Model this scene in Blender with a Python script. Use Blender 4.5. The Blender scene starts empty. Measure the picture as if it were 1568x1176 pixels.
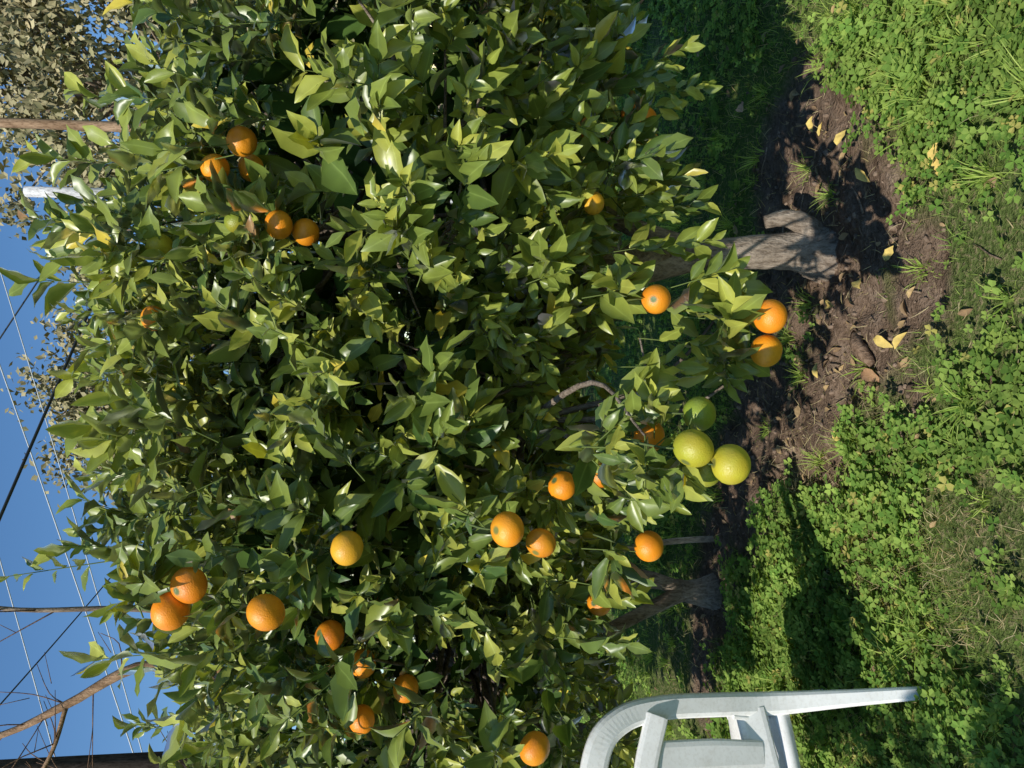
import bpy, math, random
import numpy as np
import bmesh
from mathutils import Vector, Matrix
rng=np.random.default_rng(11); random.seed(5)
scene=bpy.context.scene
R_=math.radians
# ---------------------------------------------------------------- helpers
_tab=np.random.default_rng(77).random((256,256))
def vnoise(x,y,s,o=0):
    x=np.asarray(x)/s+o*17.3+1000; y=np.asarray(y)/s+o*9.1+1000
    xi=np.floor(x).astype(int); yi=np.floor(y).astype(int)
    fx=x-xi; fy=y-yi; fx=fx*fx*(3-2*fx); fy=fy*fy*(3-2*fy)
    a=_tab[xi%256,yi%256]; b=_tab[(xi+1)%256,yi%256]; c=_tab[xi%256,(yi+1)%256]; d=_tab[(xi+1)%256,(yi+1)%256]
    return (a*(1-fx)+b*fx)*(1-fy)+(c*(1-fx)+d*fx)*fy
def fbm(x,y,s,o=0,n=4):
    t=0;a=1;w=0
    for i in range(n):
        t=t+a*vnoise(x,y,s/2**i,o+i*3.7); w+=a; a*=.55
    return t/w
def nrm(v): return v/np.maximum(np.linalg.norm(v,axis=-1,keepdims=True),1e-9)
def frames(Y,N):
    Y=nrm(Y); Z=nrm(N-(N*Y).sum(-1,keepdims=True)*Y); X=np.cross(Y,Z)
    return np.stack([X,Y,Z],axis=2)
class MB:
    def __init__(s): s.v=[];s.l=[];s.n=[];s.c=[];s.r=[];s.k=0
    def add(s,V,faces,col,rib=None):
        V=np.asarray(V,float).reshape(-1,3)
        s.v.append(V); s.l.append(np.concatenate([np.asarray(f) for f in faces])+s.k)
        s.n.append(np.array([len(f) for f in faces])); 
        col=np.asarray(col,float)
        if col.ndim==1: col=np.tile(col,(len(V),1))
        s.c.append(col); s.r.append(np.zeros(len(V)) if rib is None else rib); s.k+=len(V)
    def scatter(s,tv,tf,R,T,S,col,rib=None,mott=0):
        n=len(T); k=len(tv)
        if n==0: return
        S=np.asarray(S,float)
        if S.ndim==1: S=np.repeat(S[:,None],3,1)
        L=tv[None]*S[:,None,:]
        V=np.einsum('nij,nkj->nki',R,L)+T[:,None,:]
        lt=np.concatenate([np.asarray(f) for f in tf]); sz=np.array([len(f) for f in tf])
        s.l.append((lt[None]+(np.arange(n)*k)[:,None]+s.k).ravel()); s.n.append(np.tile(sz,n))
        s.v.append(V.reshape(-1,3)); 
        col=np.asarray(col,float)
        C=np.repeat(col,k,0) if col.ndim==2 else col.reshape(-1,3)
        if mott: C=C*(1+mott*(rng.random((len(C),1))*2-1))
        s.c.append(C)
        s.r.append(np.tile(rib,n) if rib is not None else np.zeros(n*k)); s.k+=n*k
    def build(s,name,mat,parent=None,smooth=True):
        me=bpy.data.meshes.new(name); V=np.concatenate(s.v);L=np.concatenate(s.l);N=np.concatenate(s.n)
        me.vertices.add(len(V)); me.vertices.foreach_set('co',V.ravel())
        me.loops.add(len(L)); me.loops.foreach_set('vertex_index',L.astype(np.int32))
        me.polygons.add(len(N)); st=np.concatenate([[0],np.cumsum(N)[:-1]])
        me.polygons.foreach_set('loop_start',st.astype(np.int32)); me.polygons.foreach_set('loop_total',N.astype(np.int32))
        me.update(calc_edges=True)
        a=me.attributes.new('col','FLOAT_COLOR','POINT'); C=np.concatenate(s.c)
        a.data.foreach_set('color',np.concatenate([C,np.ones((len(C),1))],1).ravel())
        b=me.attributes.new('rib','FLOAT','POINT'); b.data.foreach_set('value',np.concatenate(s.r))
        me.polygons.foreach_set('use_smooth',np.full(len(N),bool(smooth)))
        me.materials.append(mat); ob=bpy.data.objects.new(name,me); scene.collection.objects.link(ob)
        if parent: ob.parent=parent
        return ob
def empty(name):
    e=bpy.data.objects.new(name,None); scene.collection.objects.link(e); return e
def tube(mb,pts,rad,col,sides=8,gn=0.0,cap=True):
    pts=np.asarray(pts,float); n=len(pts); rad=np.asarray(rad,float)
    tg=np.gradient(pts,axis=0); tg=nrm(tg)
    ref=np.array([1,0,0.]) if abs(tg[0][0])<.8 else np.array([0,1,0.])
    V=[]
    u=nrm(ref-tg[0]*ref.dot(tg[0]))
    ph=rng.uniform(0,6.28); 
    for i in range(n):
        u=nrm(u-tg[i]*u.dot(tg[i])); w=np.cross(tg[i],u)
        a=np.arange(sides)/sides*2*np.pi
        rr=rad[i]*(1+(gn*(rng.random(sides)-.5)*1.4+gn*1.1*np.sin(3*a+ph+i*.25)+gn*.6*np.sin(5*a-ph+i*.4) if gn else 0))
        V.append(pts[i]+ (np.cos(a)*rr)[:,None]*u+(np.sin(a)*rr)[:,None]*w)
    V=np.concatenate(V); F=[]
    for i in range(n-1):
        for j in range(sides):
            k=(j+1)%sides; F.append([i*sides+j,i*sides+k,(i+1)*sides+k,(i+1)*sides+j])
    if cap: F.append([(n-1)*sides+j for j in range(sides)]); F.append([j for j in range(sides)][::-1])
    mb.add(V,F,col)
def smooth_path(P,m=6):
    P=np.asarray(P,float); out=[]
    Q=np.vstack([2*P[0]-P[1],P,2*P[-1]-P[-2]])
    for i in range(1,len(Q)-2):
        for t in np.arange(m)/m:
            a,b,c,d=Q[i-1],Q[i],Q[i+1],Q[i+2]
            out.append(.5*((2*b)+(c-a)*t+(2*a-5*b+4*c-d)*t*t+(3*b-a-3*c+d)*t**3))
    out.append(P[-1]); return np.array(out)
# ---------------------------------------------------------------- materials
def newmat(name):
    m=bpy.data.materials.new(name); m.use_nodes=True; nt=m.node_tree; nt.nodes.clear()
    out=nt.nodes.new('ShaderNodeOutputMaterial'); return m,nt,out
def N(nt,t): return nt.nodes.new(t)
def attrn(nt,name): 
    a=nt.nodes.new('ShaderNodeAttribute'); a.attribute_name=name; return a
def mixc(nt,blend,f,a,b):
    m=nt.nodes.new('ShaderNodeMix'); m.data_type='RGBA'; m.blend_type=blend
    for s,v in ((0,f),(6,a),(7,b)):
        if hasattr(v,'is_linked'): nt.links.new(v,m.inputs[s])
        else: m.inputs[s].default_value=v
    return m.outputs[2]
def noise(nt,scale,detail=4,vec=None,rough=.55):
    n=N(nt,'ShaderNodeTexNoise'); n.inputs['Scale'].default_value=scale; n.inputs['Detail'].default_value=detail; n.inputs['Roughness'].default_value=rough
    if vec is None:
        g=nt.nodes.new('ShaderNodeNewGeometry'); vec=g.outputs['Position']
    nt.links.new(vec,n.inputs['Vector']); return n.outputs['Fac']
def ramp(nt,fac,stops):
    r=nt.nodes.new('ShaderNodeValToRGB'); nt.links.new(fac,r.inputs[0])
    e=r.color_ramp.elements
    while len(e)<len(stops): e.new(.5)
    for i,(p,c) in enumerate(stops): e[i].position=p; e[i].color=(*c,1)
    return r.outputs[0]
def bump(nt,h,strength,dist):
    b=nt.nodes.new('ShaderNodeBump'); b.inputs['Strength'].default_value=strength; b.inputs['Distance'].default_value=dist
    nt.links.new(h,b.inputs['Height']); return b.outputs[0]
def foliage_mat(name,rough=.4,trans=.28,rib=True,gloss=.07):
    m,nt,out=newmat(name); c=attrn(nt,'col').outputs['Color']
    if rib:
        r=attrn(nt,'rib').outputs['Fac']
        rr=ramp(nt,r,[(0,(1,1,1)),(.08,(.2,.2,.2)),(.16,(0,0,0))])
        c=mixc(nt,'MIX',rr,c,mixc(nt,'ADD',1.0,c,(.08,.10,.03,1)))
        g=nt.nodes.new('ShaderNodeNewGeometry')
        c=mixc(nt,'MIX',g.outputs['Backfacing'],c,mixc(nt,'MIX',.35,c,(.24,.29,.10,1)))
    d=N(nt,'ShaderNodeBsdfDiffuse'); nt.links.new(c,d.inputs[0]); last=d.outputs[0]
    if trans:
        t=nt.nodes.new('ShaderNodeBsdfTranslucent'); tc=mixc(nt,'MULTIPLY',1.0,c,(2.2,2.0,.5,1)); nt.links.new(tc,t.inputs[0])
        mx=nt.nodes.new('ShaderNodeMixShader'); mx.inputs[0].default_value=trans
        nt.links.new(d.outputs[0],mx.inputs[1]); nt.links.new(t.outputs[0],mx.inputs[2]); last=mx.outputs[0]
    if gloss:
        gl=N(nt,'ShaderNodeBsdfGlossy'); gl.inputs['Roughness'].default_value=rough
        fr=N(nt,'ShaderNodeFresnel'); fr.inputs[0].default_value=1.46
        m2=nt.nodes.new('ShaderNodeMixShader'); nt.links.new(fr.outputs[0],m2.inputs[0]); nt.links.new(last,m2.inputs[1]); nt.links.new(gl.outputs[0],m2.inputs[2]); last=m2.outputs[0]
    nt.links.new(last,out.inputs[0])
    return m
M_leaf=foliage_mat('citrus_leaf',rough=.34,trans=.23)
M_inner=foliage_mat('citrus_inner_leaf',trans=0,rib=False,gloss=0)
M_clover=foliage_mat('clover_leaf',trans=.25,rib=False,gloss=0)
M_euc=foliage_mat('eucalyptus_leaf',trans=0,rib=False,gloss=0)
def bark_mat(name,a,b,sc=18,bs=.5):
    m,nt,out=newmat(name)
    g=nt.nodes.new('ShaderNodeNewGeometry'); mp=nt.nodes.new('ShaderNodeMapping'); mp.inputs['Scale'].default_value=(1,1,.3)
    nt.links.new(g.outputs['Position'],mp.inputs[0])
    n1=noise(nt,sc,4,mp.outputs[0],.65); n2=noise(nt,sc*5,3,mp.outputs[0],.7)
    c=ramp(nt,n1,[(.3,a),(.7,b)]); c=mixc(nt,'MULTIPLY',1.0,c,attrn(nt,'col').outputs['Color'])
    c=mixc(nt,'MULTIPLY',.75,c,ramp(nt,n2,[(.35,(.38,.35,.33)),(.55,(1,1,1))]))
    p=N(nt,'ShaderNodeBsdfDiffuse'); nt.links.new(c,p.inputs[0])
    nt.links.new(bump(nt,n2,bs,.012),p.inputs['Normal']); nt.links.new(p.outputs[0],out.inputs[0]); return m
M_bark=bark_mat('citrus_bark',(.15,.115,.085),(.40,.33,.26),18,.9)
M_pole=bark_mat('weathered_pole_wood',(.20,.12,.07),(.42,.28,.18),6)
M_polew=bark_mat('painted_pole',(.50,.49,.48),(.70,.69,.67),6)
M_dark=bark_mat('dark_pole_wood',(.03,.025,.02),(.08,.06,.05),8)
m,nt,out=newmat('green_twig'); M_twig=m
d=N(nt,'ShaderNodeBsdfDiffuse'); nt.links.new(attrn(nt,'col').outputs['Color'],d.inputs[0]); nt.links.new(d.outputs[0],out.inputs[0])
def simple(name,col,rough,metal=0,vcol=False,sc=30,bs=.1):
    m,nt,out=newmat(name); p=N(nt,'ShaderNodeBsdfPrincipled')
    n=noise(nt,sc,2)
    base=attrn(nt,'col').outputs['Color'] if vcol else (*col,1)
    c=mixc(nt,'MULTIPLY',1.0,base,ramp(nt,n,[(.3,(.8,.8,.8)),(.7,(1.08,1.08,1.08))]))
    nt.links.new(c,p.inputs['Base Color']); p.inputs['Roughness'].default_value=rough; p.inputs['Metallic'].default_value=metal
    nt.links.new(bump(nt,n,bs,.01),p.inputs['Normal']); nt.links.new(p.outputs[0],out.inputs[0]); return m
M_wire=simple('wire_black',(.02,.02,.02),.6)
M_wirel=simple('wire_aluminium',(.55,.57,.6),.5)
M_dead=simple('dead_leaf',(1,1,1),.8,vcol=True,sc=60,bs=.3)
M_stone=simple('stone_grey',(.32,.30,.27),.9,sc=12,bs=.6)
m,nt,out=newmat('orange_skin'); M_fruit=m
c=attrn(nt,'col').outputs['Color']; n1=noise(nt,22,2); n2=noise(nt,420,1); n3=noise(nt,9,2)
c=mixc(nt,'MULTIPLY',1.0,c,ramp(nt,n1,[(.3,(.88,.80,.8)),(.7,(1.04,1.08,1.1))]))
c=mixc(nt,'MIX',ramp(nt,n3,[(.48,(0,0,0)),(.8,(.4,.4,.4))]),c,(.62,.40,.03,1))
p=N(nt,'ShaderNodeBsdfPrincipled'); nt.links.new(c,p.inputs['Base Color']); p.inputs['Roughness'].default_value=.40; p.inputs['Specular IOR Level'].default_value=.45
nt.links.new(bump(nt,n2,.5,.002),p.inputs['Normal']); nt.links.new(p.outputs[0],out.inputs[0])
m,nt,out=newmat('white_plastic'); M_chair=m
n1=noise(nt,9,5,rough=.7); n2=noise(nt,120,2)
c=ramp(nt,n1,[(.3,(.74,.72,.68)),(.55,(.84,.83,.80))]); c=mixc(nt,'MULTIPLY',.35,c,ramp(nt,n2,[(.35,(.78,.76,.72)),(.5,(1,1,1))]))
p=N(nt,'ShaderNodeBsdfPrincipled'); nt.links.new(c,p.inputs['Base Color']); p.inputs['Roughness'].default_value=.45
nt.links.new(p.outputs[0],out.inputs[0])
m,nt,out=newmat('ground_soil_and_turf'); M_ground=m
s=attrn(nt,'rib').outputs['Fac']
n1=noise(nt,9,4,rough=.7); n2=noise(nt,60,3,rough=.7); n3=noise(nt,1.3,1)
soil=ramp(nt,n1,[(.3,(.105,.070,.047)),(.55,(.185,.130,.092)),(.75,(.26,.195,.145))])
soil=mixc(nt,'MULTIPLY',.7,soil,ramp(nt,n2,[(.3,(.5,.48,.45)),(.6,(1.15,1.15,1.15))]))
turf=ramp(nt,n2,[(.3,(.04,.05,.02)),(.5,(.09,.12,.035)),(.66,(.22,.18,.10))])
turf=mixc(nt,'MIX',ramp(nt,n3,[(.4,(0,0,0)),(.65,(.5,.5,.5))]),turf,(.13,.20,.04,1))
c=mixc(nt,'MIX',s,turf,soil)
p=N(nt,'ShaderNodeBsdfDiffuse'); nt.links.new(c,p.inputs[0])
nt.links.new(bump(nt,n2,.9,.02),p.inputs['Normal']); nt.links.new(p.outputs[0],out.inputs[0])
# ---------------------------------------------------------------- ground
SB=[(.92,2.60,.30,.38),(.48,2.40,.50,.42),(.12,2.35,.42,.42),(-.12,2.7,.30,.5),(.26,1.98,.22,.18),(.4,2.75,.4,.4),(-.2,2.42,.2,.25),(-1.0,3.55,.42,.35),(-.5,3.2,.32,.3),(-1.5,3.6,.35,.25)]
def soilf(x,y):
    s=np.full(np.shape(x),-3.0)
    for cx,cy,rx,ry in SB: s=np.maximum(s,1-((x-cx)/rx)**2-((y-cy)/ry)**2)
    return np.clip((s+ (fbm(x,y,.30,4)-.5)*2.4)*1.9+.30,0,1)
def gz(x,y):
    near=np.exp(-((np.asarray(x))**2+(np.asarray(y)-3)**2)/120)
    z=(fbm(x,y,1.6,1,3)-.5)*.10*near
    so=soilf(x,y)
    z=z+so*(fbm(x,y,.11,9,4)-.5)*.075 - so*.012 + (fbm(x,y,.5,6,2)-.5)*.03*near
    far=np.clip((np.hypot(x,y)-12)/60,0,1); return z+far*(fbm(x,y,30,3,2)-.5)*1.0
def axis(c,fine,step,far):
    a=list(np.arange(-fine,fine+1e-6,step)); d=step; x=fine; ext=[]
    while x<far: d*=1.22; x+=d; ext.append(x)
    return np.array([-e for e in ext[::-1]]+a+ext)+c
ax=axis(0,2.4,.02,400); ay=axis(3,1.9,.02,400)
X,Y=np.meshgrid(ax,ay,indexing='ij'); Z=gz(X,Y); nx,ny=X.shape
V=np.stack([X,Y,Z],-1).reshape(-1,3); I=np.arange(nx*ny).reshape(nx,ny)
F=np.stack([I[:-1,:-1],I[1:,:-1],I[1:,1:],I[:-1,1:]],-1).reshape(-1,4)
g=MB(); g.v=[V]; g.l=[F.ravel()]; g.n=[np.full(len(F),4)]; g.c=[np.ones((len(V),3))]; g.r=[soilf(V[:,0],V[:,1])]; g.k=len(V)
g.build('ground',M_ground)
# ---------------------------------------------------------------- clover + grass
def leaflet(a):
    P=np.array([[0,0,0],[-.44,.5,.12],[-.36,.95,.10],[0,.86,.0],[.36,.95,.10],[.44,.5,.12]])
    ca,sa=math.cos(a),math.sin(a); Q=P.copy(); Q[:,0]=P[:,0]*ca-P[:,1]*sa; Q[:,1]=P[:,0]*sa+P[:,1]*ca; return Q
ctv=np.concatenate([leaflet(a) for a in (0,2.09,4.19)]); ctf=[]
for i in range(3): ctf+= [[i*6,i*6+3,i*6+2,i*6+1],[i*6,i*6+5,i*6+4,i*6+3]]
def ground_pts(n,x0,x1,y0,y1):
    return rng.uniform(x0,x1,n),rng.uniform(y0,y1,n)
cl=MB()
def clover(n,x0,x1,y0,y1,size,hgt):
    x,y=ground_pts(n,x0,x1,y0,y1)
    so=soilf(x,y); pa=fbm(x,y,.45,21,3)
    keep=(rng.random(n)>so*1.10)&(rng.random(n)<np.clip((pa-.385)*7,.07,1))
    x,y,pa=x[keep],y[keep],pa[keep]; n=len(x)
    clump=fbm(x,y,.16,31,2); big=fbm(x,y,.35,51,2)
    z=gz(x,y)+hgt*(.15+1.1*rng.random(n)**.7*clump*1.6)
    yaw=rng.uniform(0,2*np.pi,n); Yd=np.stack([np.cos(yaw),np.sin(yaw),rng.normal(0,.25,n)],1)
    Nn=np.stack([rng.normal(-.1,.42,n),rng.normal(-.15,.42,n),np.ones(n)],1)
    s=size*rng.uniform(.55,1.3,n)*(.65+.75*big)
    k=rng.random(n)[:,None]; k2=clump[:,None]
    col=(1-k)*np.array([.11,.21,.04])+k*np.array([.28,.38,.085]); col=col*(.65+.6*k2)
    yl=rng.random(n)<.03; col[yl]=[.38,.35,.10]
    cl.scatter(ctv,ctf,frames(Yd,Nn),np.stack([x,y,z],1),s,col)
clover(29000,-2.2,2.2,1.0,3.3,.018,.06)
clover(15000,-3.4,3.4,3.3,6.2,.024,.05)
clover(9000,-8,8,6.2,14,.055,.06)
clover(2500,-3,3,-1,1.0,.026,.05)
cl.build('clover_patch',M_clover,smooth=False)
def blade_t(bend):
    rows=5; P=[]
    for i in range(rows-1):
        t=i/(rows-1); w=.5*(1-t**1.7)+.04; a=bend*t
        P+=[[-w,math.sin(a)*t*.8,t*math.cos(a)],[w,math.sin(a)*t*.8,t*math.cos(a)]]
    P.append([0,math.sin(bend)*.8,math.cos(bend)]); F=[[2*i,2*i+1,2*i+3,2*i+2] for i in range(rows-2)]+[[2*rows-4,2*rows-3,2*rows-2]]
    return np.array(P),F
blades=[blade_t(.3),blade_t(.8),blade_t(1.25)]
gr=MB()
def grass(x,y,length,width,c0,c1,vari=.3,spread=None):
    n=len(x); z=gz(x,y)-.003
    yaw=rng.uniform(0,2*np.pi,n) if spread is None else spread
    d=np.stack([np.cos(yaw),np.sin(yaw),rng.normal(0,.1,n)],1)
    R=frames(d,np.stack([rng.normal(0,vari,n),rng.normal(0,vari,n),np.ones(n)],1))
    L=length*rng.uniform(.5,1.3,n); W=width*rng.uniform(.6,1.3,n)
    k=rng.random(n)[:,None]; col=(1-k)*np.array(c0)+k*np.array(c1)
    bi=rng.integers(0,3,n)
    for b in range(3):
        m_=bi==b; gr.scatter(blades[b][0],blades[b][1],R[m_],np.stack([x,y,z],1)[m_],np.stack([W,L,L],1)[m_],col[m_])
G0,G1=(.14,.24,.045),(.30,.38,.10)
def grassfield(n,x0,x1,y0,y1,L,W,c0=G0,c1=G1):
    x,y=ground_pts(n,x0,x1,y0,y1); so=soilf(x,y); pa=fbm(x,y,.5,41,3)
    k=(rng.random(n)>so*1.08)&(rng.random(n)<np.clip((pa-.36)*5,.22,1)); grass(x[k],y[k],L,W,c0,c1)
grassfield(22000,-2.2,2.2,1.0,3.3,.055,.0021)
grassfield(15000,-3.4,3.4,3.3,6.2,.07,.003)
grassfield(10000,-8,8,6.2,14,.11,.007)
T=[(.98,1.78),(1.05,1.9),(.85,1.72),(.75,1.85),(.92,2.02),(1.1,2.15),(1.0,1.65),(.66,2.45),(.80,2.62),(-.05,1.75),(-.75,2.25),(-.62,2.0),(-.95,2.5),(-.3,1.72),(.2,1.62),(-1.2,2.9),(-.55,2.6),(.95,3.0),(1.25,2.4),(-.35,2.15),(.5,1.65),(.3,2.62),(.18,2.78),(.9,1.88),(1.02,2.05),(.8,1.6),(.95,1.83),(.88,1.8),(1.0,1.95),(.82,1.92)]
for i in range(90): T.append((rng.uniform(-2,2),rng.uniform(1.5,4.5)))
for tx,ty in T:
    n=int(rng.integers(24,60)); a=rng.uniform(0,2*np.pi,n); r=np.abs(rng.normal(0,.025,n))
    grass(tx+np.cos(a)*r,ty+np.sin(a)*r,rng.uniform(.05,.12),.0036,(.20,.31,.045),(.42,.50,.14),.4,a)
n=6500; x=np.concatenate([rng.normal(-.55,.3,n//2),rng.uniform(-2,2,n//2)]); y=np.concatenate([rng.normal(2.2,.3,n//2),rng.uniform(1.4,4.2,n//2)])
grass(x,y,.06,.0019,(.34,.26,.12),(.55,.47,.28),1.4)
gr.build('grass',M_clover,smooth=False)
# ---------------------------------------------------------------- litter
cd=MB(); t=(1+5**.5)/2
ico=nrm(np.array([[-1,t,0],[1,t,0],[-1,-t,0],[1,-t,0],[0,-1,t],[0,1,t],[0,-1,-t],[0,1,-t],[t,0,-1],[t,0,1],[-t,0,-1],[-t,0,1]],float))
icf=[[0,11,5],[0,5,1],[0,1,7],[0,7,10],[0,10,11],[1,5,9],[5,11,4],[11,10,2],[10,7,6],[7,1,8],[3,9,4],[3,4,2],[3,2,6],[3,6,8],[3,8,9],[4,9,5],[2,4,11],[6,2,10],[8,6,7],[9,8,1]]
n=11000; x,y=ground_pts(n,-2,1.6,1.5,4.2); k=rng.random(n)<soilf(x,y); x,y=x[k],y[k]; n=len(x)
s=.0022+.014*rng.random(n)**5
d=rng.normal(0,1,(n,3)); R=frames(d,rng.normal(0,1,(n,3)))
k=rng.random(n)[:,None]; cd.scatter(ico,icf,R,np.stack([x,y,gz(x,y)+s*.3],1),np.stack([s,s*.8,s*.6],1),(1-k)*np.array([.10,.068,.046])+k*np.array([.25,.18,.13]))
cd.build('soil_clods',M_twig,smooth=False)
def leaf_t(fold,curl,twist=0.,cup=0.):
    ts=[0,.09,.25,.45,.66,.85,1.0]; ws=[.03,.16,.40,.5,.42,.20,0]
    P=[];rib=[];F=[]
    for i,(a,w) in enumerate(zip(ts,ws)):
        z=-curl*a*a+cup*math.sin(a*9)*.03; yy=a*(1-.25*curl*a)
        if i<len(ts)-1:
            tw=twist*a
            for sgn in (-1,0,1):
                xx=sgn*w; zz=abs(sgn)*w*fold*.5+ xx*tw+cup*.07*math.sin(a*14+sgn)*abs(sgn)
                P.append([xx,yy,z+zz]); rib.append(abs(sgn))
        else: P.append([0,yy,z]); rib.append(0)
    for i in range(len(ts)-2):
        b=i*3; F+=[[b,b+1,b+4,b+3],[b+1,b+2,b+5,b+4]]
    b=(len(ts)-2)*3; F+=[[b,b+1,b+3],[b+1,b+2,b+3]]
    return np.array(P),F,np.array(rib,float)
LT=[leaf_t(.4,.15,0,1),leaf_t(1.0,.4,.3,1),leaf_t(.3,.35,-.4,1),leaf_t(1.3,.2,.2),leaf_t(.8,.7,-.5,1),leaf_t(.8,.0,.15,.6),leaf_t(1.2,-.25,.3,.8)]
def add_leaves(mb,pos,d,nn,L,W,col):
    n=len(pos); ti=rng.integers(0,len(LT),n); R=frames(d,nn)
    for i,(tv,tf,rb) in enumerate(LT):
        m_=ti==i; mb.scatter(tv,tf,R[m_],pos[m_],np.stack([W,L,np.sqrt(L*W)],1)[m_],col[m_],rb,.18)
dl=MB(); n=330
x=np.concatenate([rng.uniform(-2,2,n//3),rng.normal(.3,.55,n-n//3)]);y=np.concatenate([rng.uniform(1.5,4.5,n//3),rng.normal(2.5,.42,n-n//3)])
yaw=rng.uniform(0,6.28,n); k=rng.random(n)[:,None]; col=(1-k)*np.array([.18,.11,.06])+k*np.array([.42,.29,.13])
sz=rng.uniform(.012,.055,n)
add_leaves(dl,np.stack([x,y,gz(x,y)+.010],1),np.stack([np.cos(yaw),np.sin(yaw),rng.normal(0,.2,n)],1),np.stack([rng.normal(0,.5,n),rng.normal(-.2,.5,n),np.ones(n)],1),sz,sz*.42,col)
for x_,y_,w in [(.60,1.82,.065),(.63,1.80,.07),(1.22,3.1,.10),(.26,2.35,.07),(.14,2.12,.07),(.04,2.22,.09),(-.05,2.25,.07),(-.15,2.33,.07),(.02,2.45,.06),(.78,2.3,.06),(.68,2.2,.07),(.95,2.5,.06),(.30,2.2,.07),(.36,2.05,.06),(.1,2.0,.065),(.85,2.42,.05)]:
    add_leaves(dl,np.array([[x_,y_,float(gz(x_,y_))+.035]]),rng.normal(0,1,(1,3))*[1,1,.15],np.array([[.2,-.4,1.]]),np.array([w]),np.array([w*.45]),np.array([[.60,.44,.12]]) if w<.08 else np.array([[.42,.24,.12]]))
dl.build('fallen_leaves',M_dead)
st=MB()
for i in range(140):
    x_,y_=rng.normal(.2,.5),rng.normal(2.45,.4); a=rng.uniform(0,6.28); l=rng.uniform(.03,.12)*(2 if i<6 else 1)
    P=[(x_+math.cos(a)*l*q+rng.normal(0,.003),y_+math.sin(a)*l*q+rng.normal(0,.003),0) for q in (0,.35,.7,1)]
    P=[(p_[0],p_[1],float(gz(p_[0],p_[1]))+.006+rng.random()*.006) for p_ in P]
    r=rng.uniform(.001,.003)*(2 if i<6 else 1); tube(st,P,[r,r,r*.8,r*.5],rng.uniform(.6,1.3)*np.array([1,.9,.8]),5)
tube(st,smooth_path([(.06,2.18,float(gz(.06,2.18))+.015),(.12,2.22,float(gz(.12,2.22))+.03),(.17,2.27,float(gz(.17,2.27))+.015)],4),[.012,.018,.02,.022,.02,.018,.014,.01,.006],(.9,.75,.65),7,.2)
st.build('twig_litter',M_bark)
# ---------------------------------------------------------------- oranges
OR=(.84,.29,.014); YG=(.50,.46,.035); GR=(.27,.31,.03); DO=(.80,.25,.012); YE=(.80,.40,.03)
fr=[(.15,1.57,.61,.076,OR),(.075,1.60,.605,.074,OR),(.20,1.70,.83,.070,OR),(-.12,1.335,.87,.076,YG),(-.15,1.33,.80,.076,YG),(-.06,1.44,.82,.070,GR),(-.165,1.38,.83,.068,GR),(-.11,1.53,.90,.074,DO),
(-.30,1.52,1.20,.074,OR),(-.36,1.66,1.11,.070,OR),(-.24,1.72,1.05,.070,DO),(-.38,1.69,.85,.072,OR),(-.56,1.86,.93,.066,OR),(-.84,1.69,1.12,.076,OR),(-.45,1.53,1.87,.076,OR),(-.40,1.53,1.835,.074,OR),
(-.45,1.50,1.68,.076,OR),(-.58,1.74,1.59,.070,DO),(-.34,1.56,1.53,.072,YE),(.54,1.70,1.776,.066,OR),(.49,1.74,1.845,.064,OR),(.51,1.80,1.78,.064,DO),(.35,1.67,1.69,.064,OR),(.345,1.72,1.64,.062,DO),(.316,1.78,1.98,.062,YG),
(.77,2.10,.74,.072,OR),(.80,2.16,.765,.070,DO),(.72,2.14,.72,.068,OR),(.367,1.72,1.79,.060,GR),(-.75,1.84,1.42,.068,DO),(-.79,1.77,1.52,.066,OR),(.48,1.93,.93,.062,YE),(-.22,1.75,.95,.068,DO),(-.67,1.80,1.52,.068,OR),(.16,1.88,2.03,.062,OR),(.75,2.13,.90,.066,DO)]
FR=np.array([f[:3] for f in fr]); FD=np.array([f[3] for f in fr]); FC=np.array([f[4] for f in fr])
def fruit_t(seg=32,rings=20):
    V=[];F=[];rb=[]
    for i in range(rings+1):
        th=math.pi*i/rings
        for j in range(seg):
            a=2*math.pi*j/seg; r=math.sin(th); z=math.cos(th)
            zz=z*.94-(.07*math.exp(-(r/.22)**2) if z>0 else -.05*math.exp(-(r/.15)**2)); r2=r*(1+.012*math.cos(5*a)*max(z,0))
            V.append([r2*math.cos(a),r2*math.sin(a),zz]); rb.append(max(0,1-r/.16) if z>0 else 0)
    for i in range(rings):
        for j in range(seg):
            k=(j+1)%seg; F.append([i*seg+j,(i+1)*seg+j,(i+1)*seg+k,i*seg+k])
    return np.array(V),F,np.array(rb)
FT=fruit_t()
def add_fruit(mb,P,D,C):
    n=len(P); ax_=np.stack([rng.normal(0,.22,n),rng.normal(0,.22,n),np.ones(n)],1)
    R=frames(rng.normal(0,1,(n,3)),ax_)
    C=np.asarray(C)*rng.uniform(.86,1.08,(n,1))*np.stack([np.ones(n),rng.uniform(.86,1.15,n),np.ones(n)],1)
    k=len(FT[0]); cc=np.repeat(C[:,None,:],k,1)
    cal=(FT[2]>0)[None,:,None]; z=FT[0][:,2]
    gsh=np.clip((z+.5),0,1)[None,:,None]*np.clip(1-(C[:,0]-.15)/.6,0,1)[:,None,None]*.5
    cc=cc*(1-gsh)+gsh*np.array([.18,.27,.035]); cc=np.where(cal,np.array([.10,.15,.05]),cc)
    S=np.stack([D/2,D/2,D/2*rng.uniform(.93,1.03,n)],1)
    mb.scatter(FT[0],FT[1],R,P,S,cc,FT[2])
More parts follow.
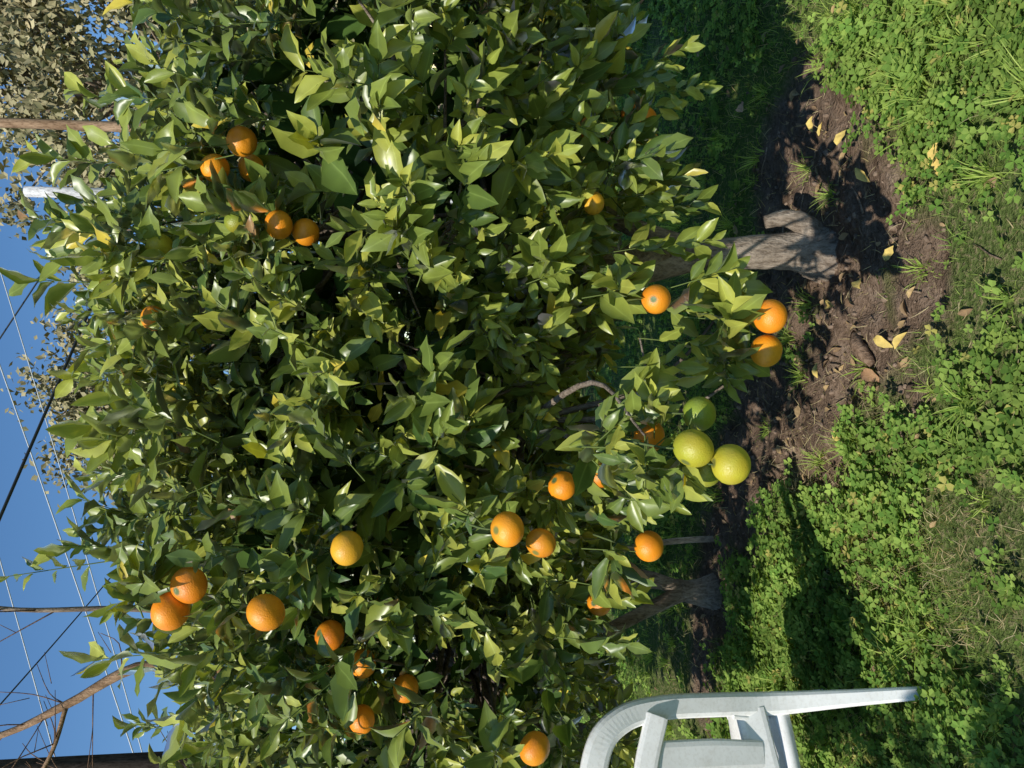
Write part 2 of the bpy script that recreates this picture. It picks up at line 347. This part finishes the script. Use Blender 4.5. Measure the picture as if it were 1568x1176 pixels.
# ---------------------------------------------------------------- citrus trees
stv=[]
for z,r in ((0,1),(1,.5)):
    for j in range(4): stv.append([r*math.cos(j*1.57),z,r*math.sin(j*1.57)])
stv=np.array(stv); stf=[[j,(j+1)%4,4+(j+1)%4,4+j] for j in range(4)]
def citrus(name,ells,trunk,nspr,fruits,extra,seed,carve=None,skip=()):
    global rng
    rng=np.random.default_rng(seed)
    root=empty(name); wood=MB(); lf=MB(); tw_=MB(); inn=MB()
    for P,r in trunk: 
        S=smooth_path(P,6); tube(wood,S,np.interp(np.linspace(0,1,len(S)),np.linspace(0,1,len(r)),r),(1,1,1),18,.06)
    pos=[];out=[];w=np.array([e[3]*e[4]+e[3]*e[5] for e in ells]); cnt=(w/w.sum()*nspr).astype(int)
    for ei,(cx,cy,cz,rx,ry,rz) in enumerate(ells):
        n=cnt[ei]; d=nrm(rng.normal(0,1,(n,3))); 
        lump=1+.34*(vnoise(d[:,0]*3+d[:,2]*2,d[:,1]*3-d[:,2],.9,ei+seed)-.5)+.34*(vnoise(d[:,0]*7,d[:,2]*7+d[:,1]*4,.9,ei+5)-.5)
        lump=np.minimum(lump,1.16)
        rr=lump*np.where(rng.random(n)<.72,rng.uniform(.90,1.0,n),rng.uniform(.62,.92,n))
        p_=np.array([cx,cy,cz])+d*rr[:,None]*np.array([rx,ry,rz])
        keep=np.ones(n,bool)
        for ej,(a,b,c_,q,w_,e_) in enumerate(ells):
            if ej!=ei: keep&=((((p_-[a,b,c_])/[q,w_,e_])**2).sum(1)>.62)
        pos.append(p_[keep]); out.append(nrm(d/np.array([rx,ry,rz]))[keep])
    pos=np.concatenate(pos);out=np.concatenate(out); n=len(pos)
    sd=nrm(out*.75+np.array([0,0,.6])+rng.normal(0,.4,(n,3)))
    low=out[:,2]<-.25; sd[low]=nrm(sd[low]*[1,1,.3]+np.array([0,0,-.35]))
    SL=rng.uniform(.08,.17,n); 
    top=out[:,2]>.45; SL[top]*=rng.uniform(.8,1.45,top.sum())
    ex=list(extra) if extra is not None else []
    if fruits is not None:
        for i in fruits:
            f=FR[i]; ex.append((f[0]+rng.normal(0,.02),f[1]+.04,f[2]+.08,rng.normal(0,.5),-.4,.1,.08)); ex.append((f[0]+rng.normal(0,.03),f[1]+.06,f[2]+.07,rng.normal(0,.6),-.3,.6,.09))
    if ex:
        e=np.array(ex,float); pos=np.vstack([pos,e[:,:3]]); sd=np.vstack([sd,nrm(e[:,3:6])]); SL=np.concatenate([SL,e[:,6]]); out=np.vstack([out,nrm(e[:,3:6]*[1,1,0]+[0,-.3,.1])]); n=len(pos)
    bp=pos-sd*(SL*.6)[:,None]
    tw_.scatter(stv,stf,frames(sd,rng.normal(0,1,(n,3))),bp,np.stack([SL*0+.0017,SL*1.35,SL*0+.0017],1),np.tile([.13,.17,.05],(n,1)))
    K=11; hue=rng.random(n); patch=fbm(pos[:,0]+pos[:,1],pos[:,2]*1.1,.45,seed,2)
    P_=[];D_=[];N_=[];L_=[];C_=[]; sz=rng.uniform(.62,1.25,n)
    u=frames(sd,rng.normal(0,1,(n,3)))
    for k in range(K):
        t_=(k+.5)/K; m_=rng.random(n)<.93
        az=k*2.4+rng.random(n)*1.2
        ra=u[:,:,0]*np.cos(az)[:,None]+u[:,:,2]*np.sin(az)[:,None]
        an=np.radians(rng.uniform(30,78,n)*(1-.5*t_))
        d=sd*np.cos(an)[:,None]+ra*np.sin(an)[:,None]+np.array([0,0,-.22])
        nn=out*.5+np.array([-.24,-.34,.55])+rng.normal(0,.50,(n,3))+sd*.35
        L=rng.uniform(.056,.106,n)*(1.05-.3*t_)*sz
        P_.append((pos-sd*(SL*.3)[:,None]+sd*(SL*t_)[:,None]+d*.006)[m_]); D_.append(d[m_]); N_.append(nn[m_]); L_.append(L[m_])
        h=np.clip(hue*.6+.4*rng.random(n)+(.30*t_)+(patch-.5)*.9-.12,0,1)[:,None]
        c=(1-h)*np.array([.062,.116,.024])+h*np.array([.285,.325,.055])
        tip=(rng.random(n)<.10+.22*t_); c[tip]=c[tip]*.4+.6*np.array([.50,.49,.085])
        q=rng.random(n); c[q<.014]=[.64,.50,.07]; c[q>.998]=[.30,.17,.07]
        C_.append(c[m_])
    P_,D_,N_,L_,C_=[np.concatenate(a) for a in (P_,D_,N_,L_,C_)]
    keep=np.ones(len(P_),bool); mid=P_+nrm(D_)*(L_*.5)[:,None]; lot=rng.random(len(P_))
    for f,dm in zip(FR,FD):
        v=mid-f; od=nrm(np.array([-.22 if f[0]>.3 else -.08,-.98,-.06])); t_=np.clip(v@od,-.01,.24); dist=np.linalg.norm(v-t_[:,None]*od,axis=1)
        keep&=~(((dist<dm*.5+.005)&(lot<.92))|((np.linalg.norm(v,axis=1)<dm*.5+.014)))
    if carve is not None: keep&=carve(mid)
    keep&=P_[:,2]>.10
    P_,D_,N_,L_,C_=[a[keep] for a in (P_,D_,N_,L_,C_)]
    W_=L_*rng.uniform(.38,.54,len(L_))
    add_leaves(lf,P_,D_,N_,L_*1.1,W_,C_)
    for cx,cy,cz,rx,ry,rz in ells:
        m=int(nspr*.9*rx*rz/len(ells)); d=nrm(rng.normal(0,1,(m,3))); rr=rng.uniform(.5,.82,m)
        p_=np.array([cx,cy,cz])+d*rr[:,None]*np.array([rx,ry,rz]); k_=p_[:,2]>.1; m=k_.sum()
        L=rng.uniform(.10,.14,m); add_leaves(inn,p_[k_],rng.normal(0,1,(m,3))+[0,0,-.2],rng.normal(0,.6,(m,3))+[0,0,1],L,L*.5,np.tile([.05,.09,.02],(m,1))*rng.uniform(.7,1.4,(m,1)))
    ends=[np.array(t[0][-1]) for i,t in enumerate(trunk) if i not in skip]
    idx=rng.choice(n,min(n,150),replace=False)
    for i in idx:
        tgt=bp[i]; e=ends[int(np.argmin([np.linalg.norm(tgt-q)*rng.uniform(.7,1.3) for q in ends]))]
        mid_=e*.5+tgt*.5+np.array([0,0,-.10])+rng.normal(0,.06,3); L=np.linalg.norm(tgt-e)
        S=smooth_path([e,mid_+rng.normal(0,.03,3),tgt],5); tube(wood,S,np.linspace(.006+.007*L,.0022,len(S)),rng.uniform(.5,.9)*np.ones(3),6,.05)
    if fruits is not None and len(fruits):
        fo=MB(); add_fruit(fo,FR[fruits],FD[fruits],FC[fruits]); 
        for i in fruits:
            f=FR[i]; tp=f+[0,0,FD[i]*.42]; S=smooth_path([tp,tp+[.002,.02,.03],tp+[.01,.10,.08]],4); tube(tw_,S,np.linspace(.0018,.003,len(S)),(.10,.13,.05),5)
        fo.build('oranges',M_fruit,root)
    wood.build('trunk_and_branches',M_bark,root); lf.build('leaves',M_leaf,root); tw_.build('green_twigs',M_twig,root); inn.build('inner_leaves',M_inner,root)
    return root
sundir=np.array([-.57,-.82,.0])/math.hypot(.57,.82); el=R_(42); SV=np.array([sundir[0]*math.cos(el),sundir[1]*math.cos(el),math.sin(el)])
def gap(m): # opening added in the leaves along the sun direction, so light reaches the trunk
    v=m-np.array([.45,2.5,.20]); t_=np.clip(v@SV,.15,1.75); dist=np.linalg.norm(v-t_[:,None]*SV,axis=1)
    return ~((dist<.10)&(((m[:,2]*971.3)%1)<.88))
def cut(m): return gap(m)&(~((m[:,0]<-.72)&(m[:,1]<2.15)&(m[:,2]<1.0)))
tr1=[([(.47,2.52,-.06),(.47,2.52,.02),(.475,2.53,.10),(.47,2.54,.26),(.46,2.55,.42)],[.120,.084,.066,.057,.050]),
([(.46,2.55,.38),(.40,2.50,.58),(.33,2.45,.78),(.22,2.42,1.05),(.1,2.4,1.35)],[.046,.04,.036,.028,.02]),
([(.47,2.55,.36),(.54,2.60,.58),(.68,2.66,.85),(.85,2.7,1.2)],[.04,.036,.03,.02]),
([(.46,2.55,.4),(.48,2.7,.8),(.52,2.85,1.2),(.5,2.8,1.6)],[.04,.035,.03,.02]),
([(.44,2.5,.55),(.42,2.3,.9),(.40,2.1,1.2),(.42,2.1,1.6)],[.026,.024,.02,.014]),
([(.33,2.45,.78),(.1,2.2,.95),(-.1,2.0,1.1)],[.026,.02,.012]),
([(.51,2.52,-.01),(.56,2.49,.05),(.585,2.485,.12),(.57,2.50,.19)],[.050,.038,.030,.022])]
ex1=[(.15,1.66,.70,-.1,-.35,-.9,.12),(.06,1.66,.70,0,-.3,-.9,.12),(.21,1.72,.72,.1,-.3,-.8,.14),(.24,1.67,.75,.2,-.3,-.7,.12),(.18,1.72,.78,0,-.3,-.9,.12),(.35,1.83,.74,.1,-.3,-.8,.13),(.10,1.68,.80,-.1,-.2,-.9,.12),(.04,1.68,.86,0,-.3,-.9,.13),
(.22,1.75,.92,.1,-.3,-.7,.13),(-.13,1.48,.98,0,-.3,-.7,.12),(-.08,1.5,.97,.5,-.2,-.5,.12),(-.2,1.5,.98,-.5,-.3,-.5,.12),(-.15,1.55,1.0,0,-.6,-.3,.12),(-.02,1.6,.92,.3,-.2,-.8,.12),(-.24,1.62,.90,-.3,-.2,-.9,.12),(-.2,1.65,1.0,-.2,-.4,-.5,.12),
(.86,2.10,.80,.1,-.3,-.8,.15),(.80,2.10,.76,0,-.3,-.9,.14),(.90,2.1,.76,.2,-.3,-.9,.12),(.74,2.12,.84,0,-.3,-.8,.12),(.95,2.12,.70,.3,-.2,-.7,.14),(.84,2.06,.66,.1,-.2,-.9,.12),
(.46,1.99,.80,0,-.3,-.8,.13),(.60,2.0,.82,.1,-.3,-.8,.13),(.52,2.0,.78,0,-.2,-.9,.12),(.66,2.0,.84,.1,-.3,-.8,.13),(.35,1.9,.86,.1,-.3,-.8,.13),(.50,2.02,.70,0,-.2,-.9,.12),(.58,2.05,.72,0.1,-.2,-.9,.12),
(.42,2.06,2.28,.1,-.1,1,.18),(.60,2.1,2.28,0,-.2,1,.18),(.78,2.15,2.22,.2,-.1,1,.16),(.03,1.96,2.14,-.1,-.1,1,.16),(.3,1.95,2.18,.1,-.2,1,.16)]
tr2=[([(-1.04,3.58,-.06),(-1.04,3.58,.03),(-1.03,3.57,.10),(-1.02,3.56,.15)],[.10,.066,.054,.050]),
([(-1.03,3.56,.12),(-1.08,3.50,.28),(-1.14,3.43,.48),(-1.2,3.3,.8),(-1.2,3.1,1.2)],[.040,.033,.030,.026,.02]),
([(-1.02,3.57,.12),(-.95,3.55,.32),(-.90,3.5,.58),(-.8,3.3,.95),(-.7,3.0,1.3)],[.040,.034,.032,.028,.02]),
([(-1.0,3.57,.12),(-.99,3.62,.4),(-1.0,3.7,.7),(-1.0,3.6,1.2)],[.03,.026,.024,.02])]
ex2=[(-.39,1.70,.93,0,-.3,-.8,.13),(-.30,1.72,.95,.1,-.3,-.8,.13),(-.5,1.8,.95,-.1,-.3,-.8,.13),(-.64,1.82,.97,0,-.3,-.8,.13),(-.44,1.88,2.22,-.1,-.2,1,.26),(-.40,1.9,2.1,.1,-.2,1,.2),(-.7,2.0,2.1,0,-.2,1,.16),(-.9,2.05,2.0,-.1,-.1,1,.16)]
E1=[(.50,2.60,1.51,1.08,.98,.76),(-.05,2.35,1.54,.75,.72,.64),(1.25,3.0,1.35,.75,.8,.64)]
E2=[(-1.0,3.0,1.43,1.30,1.22,.76),(-.42,2.25,1.52,.55,.68,.60),(-1.5,3.8,1.5,1.0,1.0,.85)]
f1=[i for i in range(len(fr)) if fr[i][0]>-.27]; f2=[i for i in range(len(fr)) if fr[i][0]<=-.27]
citrus('orange_tree',E1,tr1,2650,f1,ex1,101,gap,(0,6))
citrus('orange_tree',E2,tr2,2400,f2,ex2,202,cut,(0,))
tr3=[([(-2.6,.05,-.05),(-2.6,.05,.3),(-2.55,.1,.7),(-2.5,.15,1.2)],[.08,.06,.05,.03])]
citrus('orange_tree',[(-2.5,.12,1.30,.70,.62,.55)],tr3,400,None,None,303)
rng=np.random.default_rng(55)
sk=MB(); tube(sk,smooth_path([(-.77,3.55,-.05),(-.775,3.55,.15),(-.79,3.5,.38),(-.83,3.42,.7)],4),np.linspace(.016,.013,13),(1.5,1.5,1.5),8,.05); sk.build('wooden_stake',M_bark)
# ---------------------------------------------------------------- chair
ch=empty('plastic_chair'); ch.location=(-1.199,2.118,float(gz(-1.0,2.0))-.01); ch.rotation_euler=(0,0,R_(22))
def band(name,pts,wid,thk,nrmls,m=5):
    S=smooth_path(pts,m); n=len(S); W=np.interp(np.linspace(0,1,n),np.linspace(0,1,len(wid)),wid)
    tg=nrm(np.gradient(S,axis=0)); Nn=np.tile(np.asarray(nrmls,float),(n,1))
    Nn=nrm(Nn-(Nn*tg).sum(1,keepdims=True)*tg); B=np.cross(tg,Nn); V=[]
    prof=[(-.5,-.5),(-.5,.15),(-.44,.35),(-.30,.5),(.30,.5),(.44,.35),(.5,.15),(.5,-.5),(.40,-.5),(.30,.1),(-.30,.1),(-.40,-.5)]
    for i in range(n):
        for a,b in prof: V.append(S[i]+B[i]*W[i]*a+Nn[i]*thk*b)
    k=len(prof); F=[]
    for i in range(n-1):
        for j in range(k): F.append([i*k+j,i*k+(j+1)%k,(i+1)*k+(j+1)%k,(i+1)*k+j])
    mb=MB(); F.append(list(range(k))[::-1]); F.append([(n-1)*k+j for j in range(k)]); mb.add(V,F,(1,1,1))
    ob=mb.build(name,M_chair,ch,False); me=ob.data
    bm=bmesh.new(); bm.from_mesh(me); bmesh.ops.recalc_face_normals(bm,faces=bm.faces); bm.to_mesh(me); bm.free()
    b=ob.modifiers.new('b','BEVEL'); b.width=.004; b.segments=2; b.limit_method='ANGLE'; b.angle_limit=R_(40)
    return ob
half=[(.245,-.315,0),(.238,-.27,.22),(.232,-.235,.43),(.236,-.262,.60),(.236,-.295,.78),(.212,-.322,.90),(.145,-.338,.97),(0,-.345,1.0)]
full=half+[(-a,b,c) for a,b,c in half[-2::-1]]
wd=[.032,.044,.062,.062,.062,.066,.068,.070]; wd=wd+wd[-2::-1]
band('back_frame',full,wd,.026,(0,-1,.05),8)
for i,sx in enumerate((1,-1)):
    band('front_leg_%d'%(i+1),[(sx*.20,.17,.42),(sx*.218,.205,.22),(sx*.235,.245,0)],[.07,.05,.034],.034,(sx*.5,.8,0),5)
    band('rear_leg_side_%d'%(i+1),[(sx*.225,-.20,.42),(sx*.236,-.25,.22),(sx*.250,-.305,0)],[.06,.045,.03],.022,(sx,0,0),5)
    band('seat_gusset_%d'%(i+1),[(sx*.215,-.245,.58),(sx*.205,-.20,.49),(sx*.18,-.12,.445)],[.05,.075,.06],.016,(sx*.75,-.5,.3),4)
band('back_crossbar',[(-.22,-.318,.80),(-.1,-.325,.845),(0,-.328,.86),(.1,-.325,.845),(.22,-.318,.80)],[.055,.06,.06],.018,(0,-1,.1),6)
band('lumbar_bar',[(-.225,-.243,.515),(0,-.260,.50),(.225,-.243,.515)],[.085,.085,.085],.016,(0,-1,.1),6)
for i,(xx,ww) in enumerate(((-.118,.082),(0,.10),(.118,.082))):
    band('back_slat_%d'%(i+1),[(xx*.9,-.258,.50),(xx*.97,-.29,.65),(xx,-.322,.84)],[ww*.85,ww,ww],.012,(0,-1,.1),5)
sv=[];sf=[]; nu=17
for i in range(nu):
    for j in range(nu):
        a=-1+2*i/(nu-1); b=-1+2*j/(nu-1); xs=a*math.sqrt(1-.18*b*b)*.245; ys=b*math.sqrt(1-.18*a*a)*.245-.01
        z=.435-.022*(1-a*a)*(1-b*b)-(.05*max(0,(b-.7)/.3)**2) ; sv.append((xs,ys,z))
sv2=[(x*1.0,y*1.0,z-.035 if (abs(x)>.2 or abs(y)>.2) else z-.006) for x,y,z in sv]; k=nu*nu
for i in range(nu-1):
    for j in range(nu-1):
        q=[i*nu+j,(i+1)*nu+j,(i+1)*nu+j+1,i*nu+j+1]; sf.append(q); sf.append([k+t_ for t_ in q[::-1]])
bd=[i*nu for i in range(nu)]+[(nu-1)*nu+j for j in range(1,nu)]+[i*nu+nu-1 for i in range(nu-2,-1,-1)]+[j for j in range(nu-2,0,-1)]
for a,b in zip(bd,bd[1:]+bd[:1]): sf.append([b,a,k+a,k+b])
mb=MB(); mb.add(np.array(sv+sv2),sf,(1,1,1)); mb.build('seat',M_chair,ch)
# ---------------------------------------------------------------- background
def euc(name,base,h,spread,seed,nc=70,ls=.24):
    global rng
    rng=np.random.default_rng(seed); root=empty(name); w=MB(); l=MB(); b=np.array(base,float)
    T_=smooth_path([b+[0,0,-.2],b+[.2,0,h*.25],b+[-.2,.1,h*.5],b+[.3,0,h*.8],b+[.2,0,h*.95]],5); tube(w,T_,np.linspace(.35,.06,len(T_)),(1.3,1.3,1.3),10,.05)
    dq=np.array([[0,0,0],[-.3,.5,.05],[0,1,0],[.3,.5,.05]]); 
    for i in range(nc):
        hh=rng.uniform(.22,1.0); r=spread*(1-.6*abs(hh-.6)**1.2)*rng.uniform(.1,1)**.6; a=rng.uniform(0,6.28)
        c=b+[math.cos(a)*r,math.sin(a)*r,h*hh*rng.uniform(.93,1)]
        s0=T_[int(min(len(T_)-1,max(2,hh*.75*len(T_))))]; tube(w,smooth_path([s0,(s0+c)/2+rng.normal(0,.3,3),c],4),np.linspace(.09,.02,9),(1.2,1.15,1.1),5)
        m=230; p_=c+rng.normal(0,1,(m,3))*np.array([.52,.52,.42])*rng.uniform(.6,1.15)
        d=rng.normal(0,.7,(m,3))+[0,0,-.6]; k_=rng.random(m)[:,None]; sh=rng.uniform(.75,1.25)
        col=((1-k_)*np.array([.19,.18,.09])+k_*np.array([.42,.36,.21]))*sh
        l.scatter(dq,[[0,1,2,3]],frames(d,rng.normal(0,1,(m,3))+[-.4,-.8,.6]),p_,ls*rng.uniform(.6,1.3,m),col)
    w.build('trunk_and_branches',M_bark,root); l.build('leaves',M_euc,root,False)
euc('eucalyptus_tree',(8.7,24,0),15.4,4.2,1,135)
euc('eucalyptus_tree',(-1.2,27,0),14.8,2.6,2,70)
euc('eucalyptus_tree',(15.5,25,0),14,3.6,3,50)
euc('eucalyptus_tree',(2.6,30,0),14.9,2.6,4,45)
euc('eucalyptus_tree',(-9,34,0),11,3.5,6,40)
rng=np.random.default_rng(9); hb=MB(); dq=np.array([[0,0,0],[-.35,.5,.05],[0,1,0],[.35,.5,.05]])
for i in range(90):
    c=np.array([rng.uniform(-26,26),rng.uniform(17,22),rng.uniform(.3,2.0)]); m=180
    p_=c+rng.normal(0,1,(m,3))*[.8,.6,.6]; p_[:,2]=np.abs(p_[:,2]); k_=rng.random(m)[:,None]
    hb.scatter(dq,[[0,1,2,3]],frames(rng.normal(0,1,(m,3)),rng.normal(0,1,(m,3))+[0,-.3,.6]),p_,rng.uniform(.12,.3,m),((1-k_)*np.array([.06,.10,.02])+k_*np.array([.16,.20,.06]))*rng.uniform(.7,1.2))
hb.build('background_shrubs',M_euc,smooth=False)
rk=MB(); n=60; x=rng.uniform(2.0,6,n); y=rng.uniform(7.4,8.3,n); s=rng.uniform(.06,.2,n)
rk.scatter(ico*1.0,icf,frames(rng.normal(0,1,(n,3)),rng.normal(0,1,(n,3))),np.stack([x,y,s*.3],1),np.stack([s,s*.8,s*.6],1),np.ones((n,3))); rk.build('rock_pile',M_stone,smooth=False)
def pole(x,y,h,r,mat,arm=True,tilt=0):
    root=empty('utility_pole'); w=MB(); S=[(x+tilt*q*h,y,-.2+q*(h+.2)) for q in np.linspace(0,1,9)]; tube(w,S,np.linspace(r*1.2,r*.85,9),(1,1,1),14,.01); w.build('pole_shaft',mat,root)
    if arm:
        a=MB(); tube(a,[(x-.9,y-.15,h-.8),(x+.9,y-.15,h-.8)],[.06,.06],(.8,.8,.8),4); 
        for k in (-.8,-.35,.35,.8): tube(a,[(x+k,y-.15,h-.8),(x+k,y-.15,h-.68),(x+k,y-.15,h-.6)],[.035,.05,.03],(1.2,1.2,1.2),8)
        a.build('crossarm_and_insulators',M_dark,root)
    return root
pole(5.3,16,13.5,.105,M_pole)
pole(3.67,15,9.1,.12,M_polew,False)
pole(-4.95,10,9.5,.15,M_dark,False,.005)
def wire(mb,a,b,sag,r):
    a=np.array(a,float);b=np.array(b,float); P=[a+(b-a)*t_-np.array([0,0,sag*4*t_*(1-t_)]) for t_ in np.linspace(0,1,25)]; tube(mb,P,[r]*25,(1,1,1),5)
w1=MB(); w2=MB()
wire(w2,(5.3,16,11.8),(-14,15.4,5.3),.15,.013)
wire(w2,(5.3,16,11.0),(-14,15.5,5.5),.15,.011)
wire(w2,(5.3,16,12.6),(-14,15.5,7.2),.15,.011)
wire(w1,(3.67,18.6,8.74),(-9.9,7.9,9.18),.0,.030)
wire(w1,(5.3,16,7.4),(-.9,16.1,11.3),.0,.016)
wire(w1,(-4.95,10,8.9),(-9.9,7.9,9.3),.1,.012)
wire(w1,(-4.95,10,7.6),(-1.5,30,9.5),.3,.012)
w1.build('overhead_wires',M_wire); w2.build('power_lines',M_wirel)
rng=np.random.default_rng(14)
bt=empty('bare_tree'); bw=MB()
tube(bw,smooth_path([(-2.7,6.6,-.1),(-2.75,6.5,1.0),(-2.85,6.3,2.0),(-2.55,6.1,2.9)],5),np.linspace(.10,.055,16),(1,.85,.7),10,.06)
brs=[[(-2.55,6.1,2.9),(-2.2,6.05,3.55),(-2.5,6.1,4.2),(-2.75,6.2,4.7),(-2.95,6.3,5.4)],[(-2.75,6.5,1.0),(-2.0,6.2,2.6),(-1.75,6.0,3.6),(-1.72,6.0,4.5),(-1.6,6.0,5.2)],[(-2.85,6.3,2.0),(-3.1,6.2,3.0),(-3.2,6.2,3.9),(-3.15,6.2,4.8)],[(-2.5,6.1,4.2),(-2.9,6.0,4.3),(-3.3,5.9,4.6)]]
for i,b in enumerate(brs):
    S=smooth_path(b,6); r0=[.05,.03,.025,.02][i]; tube(bw,S,np.linspace(r0,r0*.4,len(S)),(1.15,.9,.7) if i!=1 else (.9,.85,.8),7,.06)
    for k in range([9,3,16,10][i]):
        q=S[rng.integers(len(S)//3,len(S))]; d=nrm(rng.normal(0,1,3)*[1,1,.6]+[0,0,.9]); l=rng.uniform(.25,.7)
        e=q+d*l; tube(bw,smooth_path([q,q+d*l*.5+rng.normal(0,.04,3),e],3),np.linspace(.006,.0025,7),(.8,.6,.5),4)
        d2=nrm(d+rng.normal(0,.6,3)); tube(bw,[q+d*l*.5,q+d*l*.5+d2*l*.5],[.0035,.002],(.8,.6,.5),4)
bw.build('trunk_and_branches',M_bark,bt)
# ---------------------------------------------------------------- light
sv=Vector(SV)
L=bpy.data.lights.new('sun','SUN'); L.energy=5.0; L.angle=R_(.53); L.color=(1,.96,.88); so=bpy.data.objects.new('sun',L); scene.collection.objects.link(so); so.rotation_euler=(-sv).to_track_quat('-Z','Y').to_euler(); so.location=(-5,-8,9)
W=bpy.data.worlds.new('World'); scene.world=W; W.use_nodes=True; nt=W.node_tree; bg=nt.nodes['Background']
sky=nt.nodes.new('ShaderNodeTexSky'); sky.sky_type='NISHITA'; sky.sun_disc=False; sky.sun_elevation=el; sky.sun_rotation=math.atan2(sv.x,sv.y)%(2*math.pi)
sky.air_density=1.0; sky.dust_density=.0; sky.ozone_density=2.0
hs=nt.nodes.new('ShaderNodeHueSaturation'); hs.inputs['Saturation'].default_value=1.2; nt.links.new(sky.outputs[0],hs.inputs['Color'])
nt.links.new(hs.outputs[0],bg.inputs[0]); bg.inputs[1].default_value=.15
W.cycles.sampling_method='NONE'
# ---------------------------------------------------------------- camera (phone held sideways: picture up = world +X)
cam=bpy.data.cameras.new('camera'); co=bpy.data.objects.new('camera',cam); scene.collection.objects.link(co)
cam.sensor_width=36; cam.lens=26; cam.clip_end=2000; cam.clip_start=.05
th=R_(6); fwd=Vector((0,math.cos(th),-math.sin(th))); up=Vector((1,0,0)); right=fwd.cross(up)
co.matrix_world=Matrix(((right.x,up.x,-fwd.x,0),(right.y,up.y,-fwd.y,0),(right.z,up.z,-fwd.z,1.35),(0,0,0,1)))
scene.camera=co
scene.view_settings.view_transform='Standard'; scene.view_settings.look='None'; scene.view_settings.exposure=0
